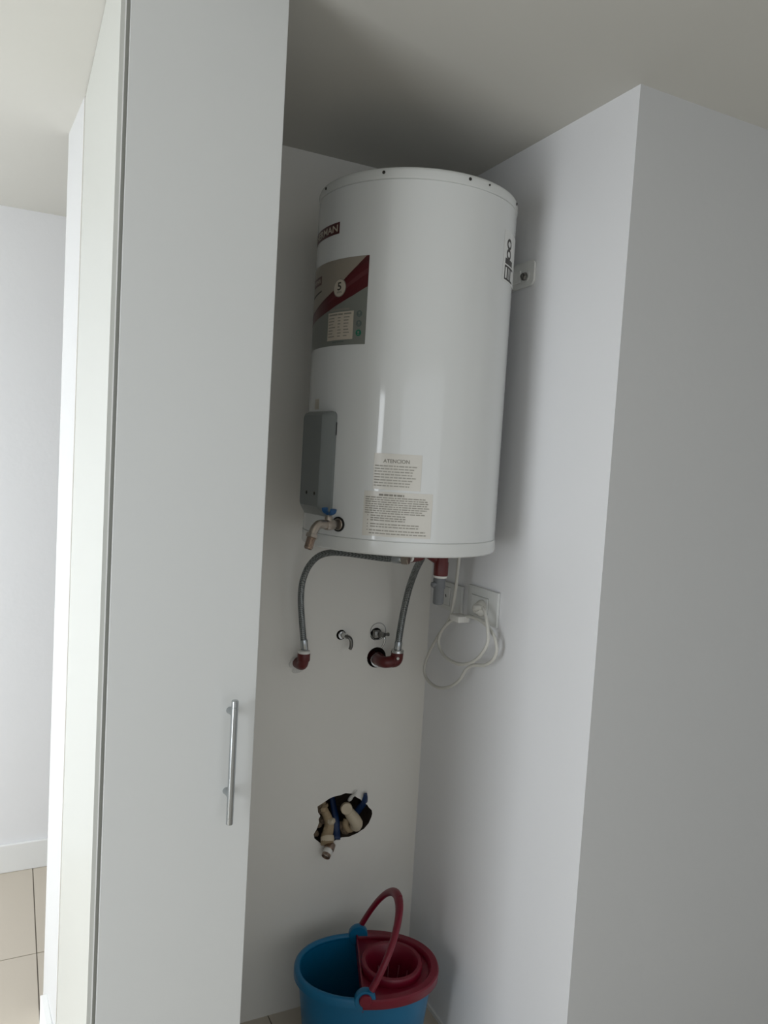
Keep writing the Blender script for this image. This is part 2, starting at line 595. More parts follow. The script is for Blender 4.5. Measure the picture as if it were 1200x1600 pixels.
def text_mesh(txt, size, width=None, bold=0.0):
    cu = bpy.data.curves.new('lettering', 'FONT')
    cu.body = txt
    cu.size = size
    cu.align_x = 'LEFT'
    cu.offset = bold
    cu.resolution_u = 3
    o = bpy.data.objects.new('lettering', cu)
    COL.objects.link(o)
    dg = bpy.context.evaluated_depsgraph_get()
    me = bpy.data.meshes.new_from_object(o.evaluated_get(dg))
    bm = BM(); bm.from_mesh(me)
    bpy.data.objects.remove(o); bpy.data.curves.remove(cu); bpy.data.meshes.remove(me)
    x0 = min(v.co.x for v in bm.verts); x1 = max(v.co.x for v in bm.verts)
    y0 = min(v.co.y for v in bm.verts)
    s = width / (x1 - x0) if width else 1.0
    for v in bm.verts:
        v.co.x = (v.co.x - x0) * s
        v.co.y -= y0
    return bm, (x1 - x0) * s


def lettering(name, txt, u0, z0, size, m, w, parent, width=None, slope=0.0, bold=0.0):
    bm, wd = text_mesh(txt, size, width, bold)
    for v in bm.verts:
        v.co = Vector((v.co.x + u0, v.co.y + z0 + slope * v.co.x, 0))
    wrap(bm, w)
    return obj(name, bm, m, parent)


# brand plate
ub = U(-163.2)
br = sticker('brand_plate', [rect(ub - .150, ub, 2.1335, 2.1590)], 'maroon', .0004)
lettering('brand_lettering', 'SHERMAN', ub - .142, 2.1385, .0215, 'cream', .0009, br, width=.136, bold=.0004)

# energy label
ue = U(-141.6)
UL = ue - .265
en = sticker('energy_label', [rect(UL, ue, 1.884, 2.0760)], 'lgrey', .0003)
bu = [(-141.7, 2.0758), (-143.16, 2.0755), (-149.2, 2.0539), (-157.0, 2.0293), (-165.0, 2.0086), (-170.2, 1.9990), (-179.7, 1.9850), (171.4, 1.974), (160, 1.966)]
bl = [(-141.7, 2.0090), (-150.3, 1.9918), (-159.1, 1.9780), (-169.3, 1.9642), (-177.6, 1.9560), (172.9, 1.950), (160, 1.944)]
bu = [(U(a), z) for a, z in bu]
bl = [(U(a), z) for a, z in bl]
sticker('label_upper_field', [[(ue - .0035, 2.0758)] + bu[2:] + [(UL, bu[-1][1]), (UL, 2.0758)]], 'silver', .0006, en)
sticker('label_red_band', [[p for p in bu] + [p for p in bl[::-1]]], 'maroon2', .0008, en)
sticker('label_dark_band', [[(ue, 2.0755), (ue, 2.0650), (bu[2][0], 2.0490), (bu[3][0], 2.0245), (bu[4][0], 2.0035), (bu[6][0], 1.9805), (bu[8][0], 1.962)] + bu[:1:-1] + [(ue - .003, 2.0757)]], 'maroon', .0011, en)
sticker('label_pinkish_band', [[(ue, 2.0500), (ue, 2.0380), (bu[3][0], 2.0040), (bu[5][0], 1.9800), (bu[5][0], 1.9830), (bu[3][0], 2.0130)]], 'maroonlt', .0011, en)  # narrow lighter red stripe inside the red band
uc = U(-160.4)
sticker('label_badge', [disc(uc, 2.0115, .0205)], 'ink2', .0013, en)
sticker('label_badge', [disc(uc, 2.0115, .0185)], 'cream', .0016, en)
lettering('badge_numeral', '5', uc - .0062, 2.0060, .0245, 'ink', .0021, en, width=.0125, bold=.0004)
lettering('badge_lettering', 'AÑOS', uc - .0085, 1.9995, .0058, 'ink2', .0021, en, width=.017, bold=.0003)
# small repeat of the brand plate and a scribbled line under it
ul = U(-179.4)
pl = sticker('label_brand_plate', [rect(ul - .062, ul, 2.0300, 2.0500)], 'maroon', .0011, en)
lettering('label_brand_lettering', 'SHERMAN', ul - .058, 2.0345, .0150, 'cream', .0016, en, width=.052)
sticker('label_strap_line', [[(ul - .062, 2.0060), (ul + .002, 2.0130), (ul + .004, 2.0165), (ul - .062, 2.0100)]], 'ink', .0011, en)
# table of figures
ta, tb = U(-169.0), U(-149.4)
sticker('label_table', [rect(ta, tb, 1.8960, 1.9580)], 'cream', .0008, en)
sticker('label_table_heading', [rect(ta + .006, tb - .012, 1.9610, 1.9655)], 'ink2', .0008, en)
rnd = random.Random(11)
rows = []
for k in range(8):
    z = 1.951 - k * .0068
    for a, b in ((.004, .030), (.036, .047), (.055, .072)):
        if k == 0:
            rows.append(rect(ta + a, ta + b + .004, z, z + .0035))
        else:
            rows.append(rect(ta + a, ta + a + (b - a) * rnd.uniform(.55, 1), z, z + .0022))
sticker('label_table_print', rows, 'ink2', .0012, en)
for z, m in ((1.9508, 'greyg'), (1.9295, 'greyg'), (1.9090, 'green')):
    ui = U(-145.8)
    sticker('label_icon', [disc(ui, z, .0072, 20)], m, .0008, en)
    sticker('label_icon', [disc(ui, z + .0012, .0026, 12), rect(ui - .003, ui + .003, z - .0042, z - .0028)], 'lgrey', .0012, en)
sticker('label_small_print', [rect(UL + .17, ue - .058, 1.8905, 1.8925)], 'greyg', .0008, en)


def print_lines(u0, u1, ztop, n, pitch, h, seed, ind=None, ragged=.2):
    rr = random.Random(seed)
    out = []
    for k in range(n):
        z = ztop - k * pitch
        u = u0 if not ind else u0 + ind
        end = u1 - rr.random() * ragged * (u1 - u0)
        while u < end:
            wl = rr.uniform(.004, .013)
            out.append(rect(u, min(u + wl, end), z - h, z))
            u += wl + .0016
    return out


# upper warning sticker: title and faint lines
a0, a1 = U(-132.6), U(-107.2)
st = sticker('warning_sticker', [rect(a0, a1, 1.5690, 1.6480)], 'clear', .0003)
lettering('sticker_title', 'ATENCION', a0 + .021, 1.6275, .0115, 'ink2', .0008, st, width=.058, bold=.0002)
sticker('sticker_print', print_lines(a0 + .003, a1 - .006, 1.6220, 8, .0062, .0026, 3), 'inkp', .0007, st, .02)
# lower instruction sticker
b0, b1 = U(-137.0), U(-100.2)
st = sticker('instruction_sticker', [rect(b0, b1, 1.4650, 1.5640)], 'clear', .0003)
sticker('sticker_title', print_lines(b0 + .034, b0 + .090, 1.5590, 1, .004, .0042, 21, ragged=.0), 'ink2', .0008, st, .02)
sticker('sticker_print', print_lines(b0 + .004, b1 - .006, 1.5520, 8, .0049, .0024, 5, ragged=.12)
        + print_lines(b0 + .018, b1 - .035, 1.5120, 3, .0052, .0026, 6, ragged=.3)
        + print_lines(b0 + .018, b1 - .022, 1.4935, 2, .0058, .0026, 8, ragged=.25)
        + print_lines(b0 + .016, b1 - .010, 1.4795, 2, .0066, .0026, 9, ragged=.05)
        + [rect(b0 + .0105, b0 + .0125, z, z + .0025) for z in (1.5095, 1.499, 1.4905, 1.4845, 1.477)], 'inkl', .0007, st, .02)
# faint small sticker above the grey cover
s0 = U(-177.5)
st = sticker('faint_sticker', [rect(s0 - .012, s0 + .012, 1.742, 1.766)], 'creamb', .0003)
# rating sticker wrapping out of view on the right
q0 = U(-60.5)
st = sticker('rating_sticker', [rect(q0, q0 + .13, 2.060, 2.1735)], 'whitest', .0003)
sticker('rating_print', [rect(q0 + .011, q0 + .060, 2.1000, 2.1125), rect(q0 + .010, q0 + .070, 2.0925, 2.0965), rect(q0 + .010, q0 + .070, 2.0640, 2.0680),
                         rect(q0 + .010, q0 + .014, 2.068, 2.0925), rect(q0 + .024, q0 + .031, 2.068, 2.0925), rect(q0 + .036, q0 + .039, 2.068, 2.0925), rect(q0 + .045, q0 + .052, 2.068, 2.0925)], 'ink', .0007, st, .01)
for zz in (2.123, 2.146):
    bm = BM()
    n = 24
    ro = [(q0 + .030 + .014 * math.cos(2 * PI * k / n), zz + .0125 * math.sin(2 * PI * k / n)) for k in range(n)]
    ri = [(q0 + .030 + .008 * math.cos(2 * PI * k / n), zz + .0065 * math.sin(2 * PI * k / n)) for k in range(n)]
    vo = [bm.verts.new((u, z, 0)) for u, z in ro]; vi = [bm.verts.new((u, z, 0)) for u, z in ri]
    for k in range(n):
        bm.faces.new((vo[k], vo[(k + 1) % n], vi[(k + 1) % n], vi[k]))
    wrap(bm, .0009)
    obj('rating_numeral', bm, 'ink', st)

# --- grey electrical cover
AZ = 187.5
ru, tu = rad(AZ), rad(AZ + 90)


def cov(r, t, z):
    return Vector((CX, CY, 0)) + ru * r + tu * t + Vector((0, 0, z))


bm = BM()


def cover_ring(d, hw, zb, zt, rc, curved):
    """rounded rectangle outline; d = protrusion beyond shell (curved: hugging the shell)"""
    pts = []
    for cxs, czs, a0_ in ((1, 1, 0), (-1, 1, 90), (-1, -1, 180), (1, -1, 270)):
        for k in range(5):
            a = R(a0_ + 22.5 * k)
            pts.append((cxs * (hw - rc) + rc * math.cos(a), (zt - rc if czs > 0 else zb + rc) + rc * math.sin(a)))
    out = []
    for tt, zz in pts:
        base = math.sqrt(max(RH * RH - tt * tt, 0)) if curved else RH
        out.append(bm.verts.new(cov(base + d, tt, zz)))
    return out


r1 = cover_ring(-.004, .064, 1.497, 1.737, .012, True)
r2 = cover_ring(.006, .064, 1.497, 1.737, .012, True)
r3 = cover_ring(.016, .049, 1.513, 1.732, .010, False)
r4 = cover_ring(.0195, .044, 1.519, 1.727, .008, False)
for a, b in ((r1, r2), (r2, r3), (r3, r4)):
    for k in range(20):
        bm.faces.new((a[k], a[(k + 1) % 20], b[(k + 1) % 20], b[k]))
bm.faces.new(r4); bm.faces.new(r1)
cover = obj('electrical_cover', bm, 'greybox', heater, True, angle=22)
for tt in (.026, -.012):
    bm = BM(); lathe(bm, [(.0042, 0), (.0042, .0012), (.0025, .002), (0, .002)], cov(RH + .0188, tt, 1.548), ru, 12)
    obj('cover_screw', bm, 'screw', cover, True, angle=40)
bm = BM(); box(bm, -.0015, .0015, -.0006, .0006, 1.683, 1.712)
for v in bm.verts:
    v.co = cov(RH - .0075 + v.co.y, .0645 + v.co.x, v.co.z)
obj('cover_slot', bm, 'black', cover)

# --- drain tap low on the shell
AT = -151.9
rt, tt_ = rad(AT), rad(AT + 90)
TZ = 1.483


def tp(r, t, z):
    return Vector((CX, CY, TZ)) + rt * (RH + r) + tt_ * t + Vector((0, 0, z))


bm = BM()
lathe(bm, [(.0108, -.004), (.0108, .018), (.0118, .020), (.0120, .028), (.0128, .034), (.0120, .042), (.0105, .047)], tp(0, 0, 0), rt, 20)
bend = [tp(.044, 0, 0), tp(.058, 0, .002), tp(.070, 0, .001), tp(.079, 0, -.005), tp(.085, 0, -.013), tp(.0885, 0, -.020)]
tube(bm, spline(bend, 5), .0098, 16)
lathe(bm, [(.0085, 0), (.0085, .013), (.0060, .016), (.0060, .020)], tp(.036, 0, .004), (0, 0, 1), 16)
tap = obj('drain_tap', bm, 'nickel', heater, True, angle=45)
bm = BM(); ring(bm, tp(-.001, 0, 0), rt, .0135, .0168, .004)
obj('tap_washer', bm, 'black', tap, True, angle=30)
bm = BM(); lathe(bm, [(.0085, 0), (.0132, 0), (.0132, .003), (.0125, .004), (.0085, .004)], tp(0.0005, 0, 0), rt, 24)
obj('tap_flange', bm, 'nickel', tap, True, angle=30)
dn = (tp(.0985, 0, -.046) - tp(.0885, 0, -.020)).normalized()
pr = [(.0128, 0), (.0138, .001), (.0138, .008), (.0120, .009)]
bm = BM(); lathe(bm, pr, tp(.0878, 0, -.0185), dn, 6)
obj('tap_nut', bm, 'nickel', tap)
pr = [(.0092, 0)]
for k in range(8):
    pr += [(.0092, .0012 + k * .0028), (.0100, .0024 + k * .0028)]
pr += [(.0088, .0245), (.0080, .0258), (.0074, .0258), (.0066, .010), (0, .010)]
bm = BM(); lathe(bm, pr, tp(.0905, 0, -.0260), dn, 20)
obj('hose_thread', bm, 'brass', tap, True, angle=50)
# butterfly handle
bm = BM()
lathe(bm, [(.007, 0), (.007, .005), (0, .006)], tp(.036, 0, .022), (0, 0, 1), 14)
hd = (rt * .35 + tt_ * .94).normalized()
for sgn in (-1, 1):
    base = tp(.036, 0, .024)
    pts = [base, base + hd * sgn * .009 + Vector((0, 0, .001)), base + hd * sgn * .0165 + Vector((0, 0, .005)), base + hd * sgn * .0200 + Vector((0, 0, .0115))]
    tube(bm, spline(pts, 4), .005, 10, radii=[.0050 + .0030 * min(1, k / 8) for k in range(13)], flat=.6)
obj('tap_handle', bm, 'blueh', tap, True, angle=50)

# --- wall bracket with its bolt
bm = BM()
by0, by1, bz0, bz1, rc = 1.588, 1.800, 2.088, 2.156, .016
pts = []
for cy_, cz_, a0_ in ((by1 - .004, bz1 - .004, 0), (by0 + rc, bz1 - rc, 90), (by0 + rc, bz0 + rc + .004, 180), (by1 - .004, bz0 + .004, 270)):
    rr_ = rc if cy_ < 1.7 else .004
    for k in range(6):
        a = R(a0_ + 18 * k)
        pts.append((cy_ + rr_ * math.cos(a), cz_ + rr_ * math.sin(a)))
va = [bm.verts.new((XR - .0005, y, z)) for y, z in pts]
vb = [bm.verts.new((XR - .0065, y, z)) for y, z in pts]
bm.faces.new(va); bm.faces.new(vb)
for k in range(len(pts)):
    bm.faces.new((va[k], va[(k + 1) % len(pts)], vb[(k + 1) % len(pts)], vb[k]))
# pressed ridge and standoff towards the tank
box(bm, XR - .011, XR - .0055, 1.640, 1.795, 2.104, 2.136, .003)
box(bm, CX + RH - .012, XR - .006, 1.675, 1.715, 2.095, 2.148)
brk = obj('wall_bracket', bm, 'bracket', heater, bev=.0012)
bm = BM(); ring(bm, (XR - .0062, 1.621, 2.118), (-1, 0, 0), .005, .0155, .0018)
obj('bracket_washer', bm, 'bracket', brk, True, angle=30)
bm = BM(); lathe(bm, [(.0105, 0), (.0105, .006), (.0085, .0085), (0, .0085)], (XR - .008, 1.621, 2.117), (-1, 0, 0), 6)
lathe(bm, [(.0055, 0), (.0055, .004), (.003, .006), (0, .006)], (XR - .016, 1.621, 2.117), (-1, 0, 0), 14)
obj('bracket_bolt', bm, 'bolt', brk, True, angle=35)

# --- fittings below the tank
bm = BM()
el = [(0.955, 1.700, 1.440), (0.955, 1.700, 1.420), (0.953, 1.698, 1.405), (0.944, 1.694, 1.3955), (0.930, 1.690, 1.3935), (0.912, 1.684, 1.3925)]
tube(bm, spline(el, 5), .0135, 16)
e1 = obj('inlet_elbow', bm, 'red', heater, True, angle=50)
bm = BM(); lathe(bm, [(.0125, 0), (.0125, .007)], (0.912, 1.684, 1.3925), (-.97, -.24, 0), 16)
obj('thread_tape', bm, 'tape', e1, True, angle=40)
bm = BM()
lathe(bm, [(.0185, 0), (.0185, .022), (.0172, .024), (.0172, .060), (.0185, .062), (.0185, .082), (.0170, .084)][::-1] and
      [(.0185, 0), (.0190, .004), (.0190, .034), (.0175, .038), (.0175, .100)], (1.008, 1.694, 1.343), (0, 0, 1), 24)
tube(bm, [(1.004, 1.698, 1.3835), (0.985, 1.712, 1.397), (0.968, 1.724, 1.408)], .0155, 16)
e2 = obj('outlet_tee', bm, 'red', heater, True, angle=50)
bm = BM(); lathe(bm, [(.0165, 0), (.0172, .002), (.0165, .007)], (1.008, 1.694, 1.337), (0, 0, 1), 24)
obj('thread_tape', bm, 'tape', e2, True, angle=40)
bm = BM()
lathe(bm, [(.0120, 0), (.0140, .004), (.0140, .040), (.0162, .043), (.0162, .066), (.0150, .070)], (1.008, 1.698, 1.267), (0, 0, 1), 20)
lathe(bm, [(.007, 0), (.007, .010), (.005, .012)], (0.994, 1.694, 1.320), (-1, -.2, 0), 12)
rv = obj('relief_valve', bm, 'ptrv', heater, True, angle=40)

# ------------------------------------------------------------------ flexible hoses
H1 = [(0.745, 1.965, 1.099), (0.742, 1.965, 1.115), (0.734, 1.965, 1.17), (0.7265, 1.963, 1.23), (0.7255, 1.96, 1.275), (0.730, 1.95, 1.311), (0.738, 1.935, 1.339),
      (0.751, 1.91, 1.364), (0.768, 1.87, 1.379), (0.791, 1.82, 1.3845), (0.814, 1.77, 1.386), (0.845, 1.71, 1.387), (0.874, 1.678, 1.389)]
t = thing('flexible_hose', 'braided steel hose arching from the single elbow at left up beneath the heater', 'hose', H1[0], 'braided hoses under the heater')
bm = BM(); tube(bm, spline(H1, 6), .0088, 12)
obj('braid', bm, 'hose', t, True)
d = (Vector(H1[2]) - Vector(H1[0])).normalized()
bm = BM(); lathe(bm, [(.0096, 0), (.0108, .002), (.0108, .026), (.0098, .030)], Vector(H1[0]) - d * .006, d, 18)
obj('crimp_collar', bm, 'steel', t, True, angle=40)
d = (Vector(H1[-1]) - Vector(H1[-2])).normalized()
bm = BM(); lathe(bm, [(.0098, 0), (.0112, .002), (.0112, .024), (.0100, .028)], Vector(H1[-1]) - d * .016, d, 16)
obj('crimp_collar', bm, 'steel', t, True, angle=40)
bm = BM(); lathe(bm, [(.0135, 0), (.0135, .016), (.0120, .018)], Vector(H1[-1]) + d * .010, d, 6)
obj('hose_nut', bm, 'nickel', t)

H2 = [(1.033, 1.955, 1.082), (1.0345, 1.955, 1.100), (1.039, 1.955, 1.146), (1.043, 1.947, 1.206), (1.042, 1.922, 1.271), (1.030, 1.868, 1.332), (1.005, 1.795, 1.374), (0.984, 1.752, 1.394), (0.974, 1.735, 1.4045)]
t = thing('flexible_hose', 'braided steel hose running straight up from the pair of red elbows at right', 'hose', H2[0], 'braided hoses under the heater')
bm = BM(); tube(bm, spline(H2, 6), .0098, 12)
obj('braid', bm, 'hose', t, True)
d = (Vector(H2[2]) - Vector(H2[0])).normalized()
bm = BM(); lathe(bm, [(.0106, 0), (.0116, .002), (.0116, .022), (.0108, .026)], Vector(H2[0]) - d * .004, d, 18)
obj('crimp_collar', bm, 'steel', t, True, angle=40)

# ------------------------------------------------------------------ red elbows on the back wall
t = thing('elbow_fitting', 'single dark red pipe elbow on the wall under the left hose', 'pipe fitting', (0.743, YB, 1.052))
bm = BM()
tube(bm, spline([(0.741, YB + .01, 1.046), (0.742, 1.992, 1.046), (0.743, 1.973, 1.049), (0.744, 1.966, 1.058), (0.7445, 1.965, 1.072)], 5), .0150, 18)
lathe(bm, [(.0165, 0), (.0178, .002), (.0178, .020), (.0168, .022)], (0.7443, 1.965, 1.062), (0, 0, 1), 20)
obj('elbow_body', bm, 'red', t, True, angle=45)
bm = BM(); lathe(bm, [(.0165, 0), (.0175, .003), (.0165, .008), (.011, .010)], (0.7445, 1.965, 1.083), (0, 0, 1), 20)
obj('thread_tape', bm, 'tape', t, True, angle=45)
bm = BM(); chunk(bm, (0.734, 2.007, 1.044), .014, 31, (1.2, .22, 1.4)); chunk(bm, (0.746, 2.008, 1.026), .016, 32, (1.3, .15, .8))
obj('plaster_patch', bm, 'glaze', wall_back)

t = thing('elbow_fitting', 'double dark red pipe elbow coming out of the round wall hole at right', 'pipe fitting', (0.995, YB, 1.045))
bm = BM()
tube(bm, spline([(0.990, YB + .03, 1.042), (0.990, 1.990, 1.042), (0.991, 1.968, 1.043), (0.997, 1.956, 1.044), (1.012, 1.954, 1.045), (1.022, 1.954, 1.046)], 5), .0168, 18)
obj('elbow_body', bm, 'red', t, True, angle=45)
bm = BM()
tube(bm, spline([(1.016, 1.954, 1.0455), (1.026, 1.954, 1.047), (1.031, 1.954, 1.053), (1.0325, 1.955, 1.062), (1.033, 1.955, 1.072)], 5), .0182, 18)
obj('elbow_body', bm, 'red', t, True, angle=45)
bm = BM(); lathe(bm, [(.0172, 0), (.0190, .002), (.0190, .007), (.0175, .010), (.0110, .012)], (1.033, 1.955, 1.070), (0, 0, 1), 20)
obj('hose_nut', bm, 'chrome', t, True, angle=40)
bm = BM(); lathe(bm, [(.0035, 0), (.0045, .0015), (.0030, .003), (0, .003)], (1.0265, 1.9375, 1.058), (-.25, -.95, .1), 10)
obj('tape_blob', bm, 'tape', t, True)
bm = BM(); lathe(bm, [(.0175, 0), (.0225, 0), (.0225, .003), (.0175, .003)], (0.990, 1.998, 1.042), (0, -1, 0), 24, False, False)
obj('collar_ring', bm, 'chrome', t, True, angle=30)

# ------------------------------------------------------------------ two bare stop valves
t = thing('stop_valve', 'small chrome stop valve with a short lever, the left one on the wall', 'valve', (0.873, YB, 1.119))
bm = BM()
lathe(bm, [(.0085, 0), (.0085, .030), (.0070, .034), (.0070, .046), (0, .048)], (0.873, YB + .024, 1.119), (.18, -1, 0), 16)
obj('valve_stem', bm, 'chrome', t, True, angle=40)
bm = BM(); lathe(bm, [(.0090, 0), (.0112, .002), (.0115, .006), (.0110, .008), (.0092, .008)], (0.874, YB + .003, 1.119), (0, -1, 0), 20)
obj('valve_collar', bm, 'chrome', t, True, angle=35)
bm = BM()
tube(bm, spline([(0.879, 1.988, 1.120), (0.888, 1.980, 1.116), (0.893, 1.979, 1.106), (0.894, 1.980, 1.092), (0.892, 1.982, 1.083)], 4), .0075, 10, flat=.7)
obj('valve_lever', bm, 'bolt', t, True, angle=50)

t = thing('stop_valve', 'chrome stop valve in a round patch right above the double red elbow', 'valve', (0.990, YB, 1.120))
bm = BM(); ring(bm, (0.992, YB + .0005, 1.124), (0, -1, 0), .0245, .0265, .0012, 40)
obj('round_rim', bm, 'seam', t)
bm = BM()
box(bm, 0.972, 0.994, 1.988, YB + .025, 1.108, 1.130, .003)
lathe(bm, [(.0075, 0), (.0075, .020), (0, .022)], (0.988, 1.990, 1.121), (.3, -1, 0), 14)
obj('valve_stem', bm, 'bolt', t, True, angle=40)
bm = BM()
tube(bm, spline([(0.991, 1.980, 1.118), (0.998, 1.974, 1.112), (0.999, 1.974, 1.102), (0.995, 1.976, 1.090), (0.991, 1.978, 1.082)], 4), .0050, 10, flat=.7)
obj('valve_lever', bm, 'chrome', t, True, angle=50)
bm = BM(); lathe(bm, [(.0042, 0), (.0042, .018), (.0055, .019), (.0055, .023), (0, .024)], (0.993, 1.984, 1.120), (1, 0, -.03), 10)
obj('valve_pin', bm, 'bolt', t, True, angle=40)

# ------------------------------------------------------------------ pipes inside the broken hole
t = thing('pipe_elbow', 'dusty beige pipe on the left inside the wall hole, ending in a taped nipple', 'pipe fitting', (0.86, YB, 0.50))
bm = BM()
pp = spline([(0.851, 2.040, 0.612), (0.857, 2.034, 0.590), (0.868, 2.026, 0.566), (0.873, 2.020, 0.548), (0.868, 2.012, 0.530), (0.860, 2.004, 0.514), (0.858, 1.992, 0.500)], 5)
nn = len(pp)
tube(bm, pp, .013, 14, radii=[.0125 + .0065 * max(0, (k - 8) / (nn - 9)) for k in range(nn)])
lathe(bm, [(.0165, 0), (.0175, .003), (.0175, .008), (.0155, .010)], (0.854, 2.037, 0.600), (.2, -.2, -.95), 14)
obj('pipe_body', bm, 'puttyd', t, True, angle=50)
bm = BM()
lathe(bm, [(.0200, 0), (.0205, .010), (.0185, .016)], (0.862, 2.004, 0.516), (-.10, -.62, -.78), 18)
obj('pipe_socket', bm, 'putty', t, True, angle=45)
dn = Vector((-.62, -.60, -.50)).normalized()
p0 = Vector((0.8665, 1.992, 0.487))
bm = BM(); lathe(bm, [(.0145, -.012), (.0155, 0), (.0155, .006), (.0135, .008)], p0, dn, 20)
obj('nipple_shoulder', bm, 'brass', t, True, angle=40)
bm = BM(); lathe(bm, [(.0132, .006), (.0138, .010), (.0138, .022)], p0, dn, 20)
obj('thread_tape', bm, 'tape', t, True, angle=40)
bm = BM(); lathe(bm, [(.0130, .020), (.0132, .030), (.0118, .031), (.0108, .028), (.0100, .006), (0, .006)], p0, dn, 20)
obj('nipple', bm, 'brass', t, True, angle=40)

t = thing('pipe_plug', 'cream plastic pipe fitting with a round plug in the middle of the wall hole', 'pipe fitting', (0.945, YB, 0.555))
bm = BM()
tube(bm, spline([(0.930, 2.030, 0.583), (0.940, 2.020, 0.566), (0.950, 2.014, 0.552), (0.957, 2.010, 0.540), (0.958, 2.016, 0.524)], 5), .0165, 16,
     radii=[.0135 + .0055 * math.sin(PI * k / 24) + .0015 * (k > 14) for k in range(21)])
obj('pipe_body', bm, 'putty', t, True, angle=50)
bm = BM(); lathe(bm, [(.0170, 0), (.0180, .003), (.0180, .012), (.0160, .015), (.0080, .016), (0, .016)], (0.927, 2.024, 0.585), (-.25, -.95, .15), 20)
obj('round_plug', bm, 'putty', t, True, angle=40)
bm = BM()
tube(bm, spline([(0.934, 2.030, 0.546), (0.930, 2.026, 0.530), (0.938, 2.022, 0.517), (0.952, 2.026, 0.516)], 5), .0105, 12)
obj('lower_bend', bm, 'puttyd', t, True, angle=50)

o = BM(); tube(o, spline([(0.902, 2.078, 0.600), (0.903, 2.062, 0.575), (0.902, 2.036, 0.545), (0.899, 2.022, 0.520), (0.893, 2.004, 0.503)], 5), .0110, 12,
               radii=[.009 + .0035 * k / 20 for k in range(21)], flat=.55)
ob = obj('blue_sleeve', o, 'bluepvc', None, True)
tag(ob, 'blue pipe sleeve hanging between the two beige fittings in the wall hole', 'pipe')
o = BM()
tube(o, spline([(0.9755, 1.996, 0.634), (0.979, 2.004, 0.612), (0.981, 2.018, 0.592), (0.977, 2.034, 0.570), (0.968, 2.044, 0.548)], 5), .0100, 12,
     radii=[.0055 + .0095 * min(1, k / 12) for k in range(21)], flat=.5)
ob = obj('blue_sleeve', o, 'bluepvc', None, True)
tag(ob, 'blue pipe sleeve whose narrow tip pokes out at the top right of the wall hole', 'pipe')
o = BM()
tube(o, spline([(0.946, 1.994, 0.647), (0.942, 2.000, 0.634), (0.936, 2.010, 0.623), (0.938, 2.022, 0.610)], 5), .008, 8, radii=[.0028 + .0065 * min(1, k / 10) for k in range(16)], flat=.6)
ob = obj('plaster_shard', o, 'glaze', None, True)
tag(ob, 'pale grey shard sticking up at the top edge of the wall hole', 'rubble')

# ------------------------------------------------------------------ sockets
def socket(label, y0, y1, z0, z1, my0, my1, mz0, mz1, slots):
    s = thing('wall_socket', label, 'socket', (XR, (y0 + y1) / 2, z0), 'sockets under the heater')
    b = BM(); box(b, XR - .0095, XR, y0, y1, z0, z1, .003, 2)
    obj('cover_plate', b, 'sock', s, True, angle=40)
    b = BM(); box(b, XR - .0125, XR - .008, my0, my1, mz0, mz1, .0015, 2)
    md = obj('socket_module', b, 'sock', s)
    b = BM()
    for a, bb, c, d_ in ((my0 - .0012, my0, mz0 - .0012, mz1 + .0012), (my1, my1 + .0012, mz0 - .0012, mz1 + .0012), (my0, my1, mz0 - .0012, mz0), (my0, my1, mz1, mz1 + .0012)):
        box(b, XR - .0099, XR - .009, a, bb, c, d_)
    obj('module_gap', b, 'seam', s)
    for (cy, cz, ang) in slots:
        b = BM(); box(b, -.0008, .0006, -.0014, .0014, -.0042, .0042)
        for v in b.verts:
            ca, sa = math.cos(R(ang)), math.sin(R(ang))
            y, z = v.co.y * ca - v.co.z * sa, v.co.y * sa + v.co.z * ca
            v.co = Vector((XR - .0125 + v.co.x, cy + y, cz + z))
        obj('pin_slot', b, 'slot', md)
    return s


socket('white wall socket with empty slots in the corner, left of the plugged one', 1.819, 1.955, 1.206, 1.288, 1.880, 1.938, 1.221, 1.274,
       ((1.921, 1.256, 30), (1.899, 1.248, -30), (1.915, 1.231, 0)))
socket('white wall socket holding the white plug, right of the empty one', 1.641, 1.786, 1.208, 1.302, 1.684, 1.764, 1.220, 1.278, ())

# ------------------------------------------------------------------ power cord
CAB = [(1.070, 1.716, 1.435), (1.075, 1.716, 1.402), (1.085, 1.734, 1.36), (1.1, 1.763, 1.294), (1.11, 1.789, 1.235), (1.115, 1.81, 1.198), (1.12, 1.869, 1.14), (1.12, 1.922, 1.07), (1.12, 1.941, 1.02),
       (1.12, 1.919, 0.993), (1.12, 1.858, 0.988), (1.12, 1.792, 1.010), (1.12, 1.742, 1.045), (1.122, 1.719, 1.078), (1.128, 1.692, 1.098), (1.130, 1.642, 1.112), (1.130, 1.606, 1.137),
       (1.130, 1.594, 1.167), (1.130, 1.613, 1.199), (1.130, 1.657, 1.219), (1.13, 1.707, 1.224), (1.125, 1.76, 1.216), (1.112, 1.806, 1.191), (1.106, 1.839, 1.151),
       (1.106, 1.842, 1.117), (1.106, 1.81, 1.095), (1.105, 1.758, 1.090), (1.104, 1.7, 1.100), (1.104, 1.649, 1.125), (1.106, 1.617, 1.157), (1.110, 1.607, 1.187),
       (1.112, 1.619, 1.227), (1.117, 1.640, 1.254), (1.123, 1.662, 1.262)]
t = thing('power_cord', 'white power cord hanging in a tied coil below the heater, plugged into the right socket', 'cable', (1.07, 1.716, 1.40))
bm = BM(); tube(bm, spline(CAB, 6), .0046, 8)
obj('cord', bm, 'cord', t, True)
bm = BM(); box(bm, 1.099, 1.137, 1.738, 1.786, 1.203, 1.221, .004)
obj('cable_tie', bm, 'tape', t, True, angle=40)
bm = BM()
lathe(bm, [(.0215, 0), (.0225, .003), (.0215, .010), (.0150, .018), (.0120, .026), (0, .028)], (XR - .0125, 1.705, 1.250), (-1, 0, 0), 22, sx=.85)
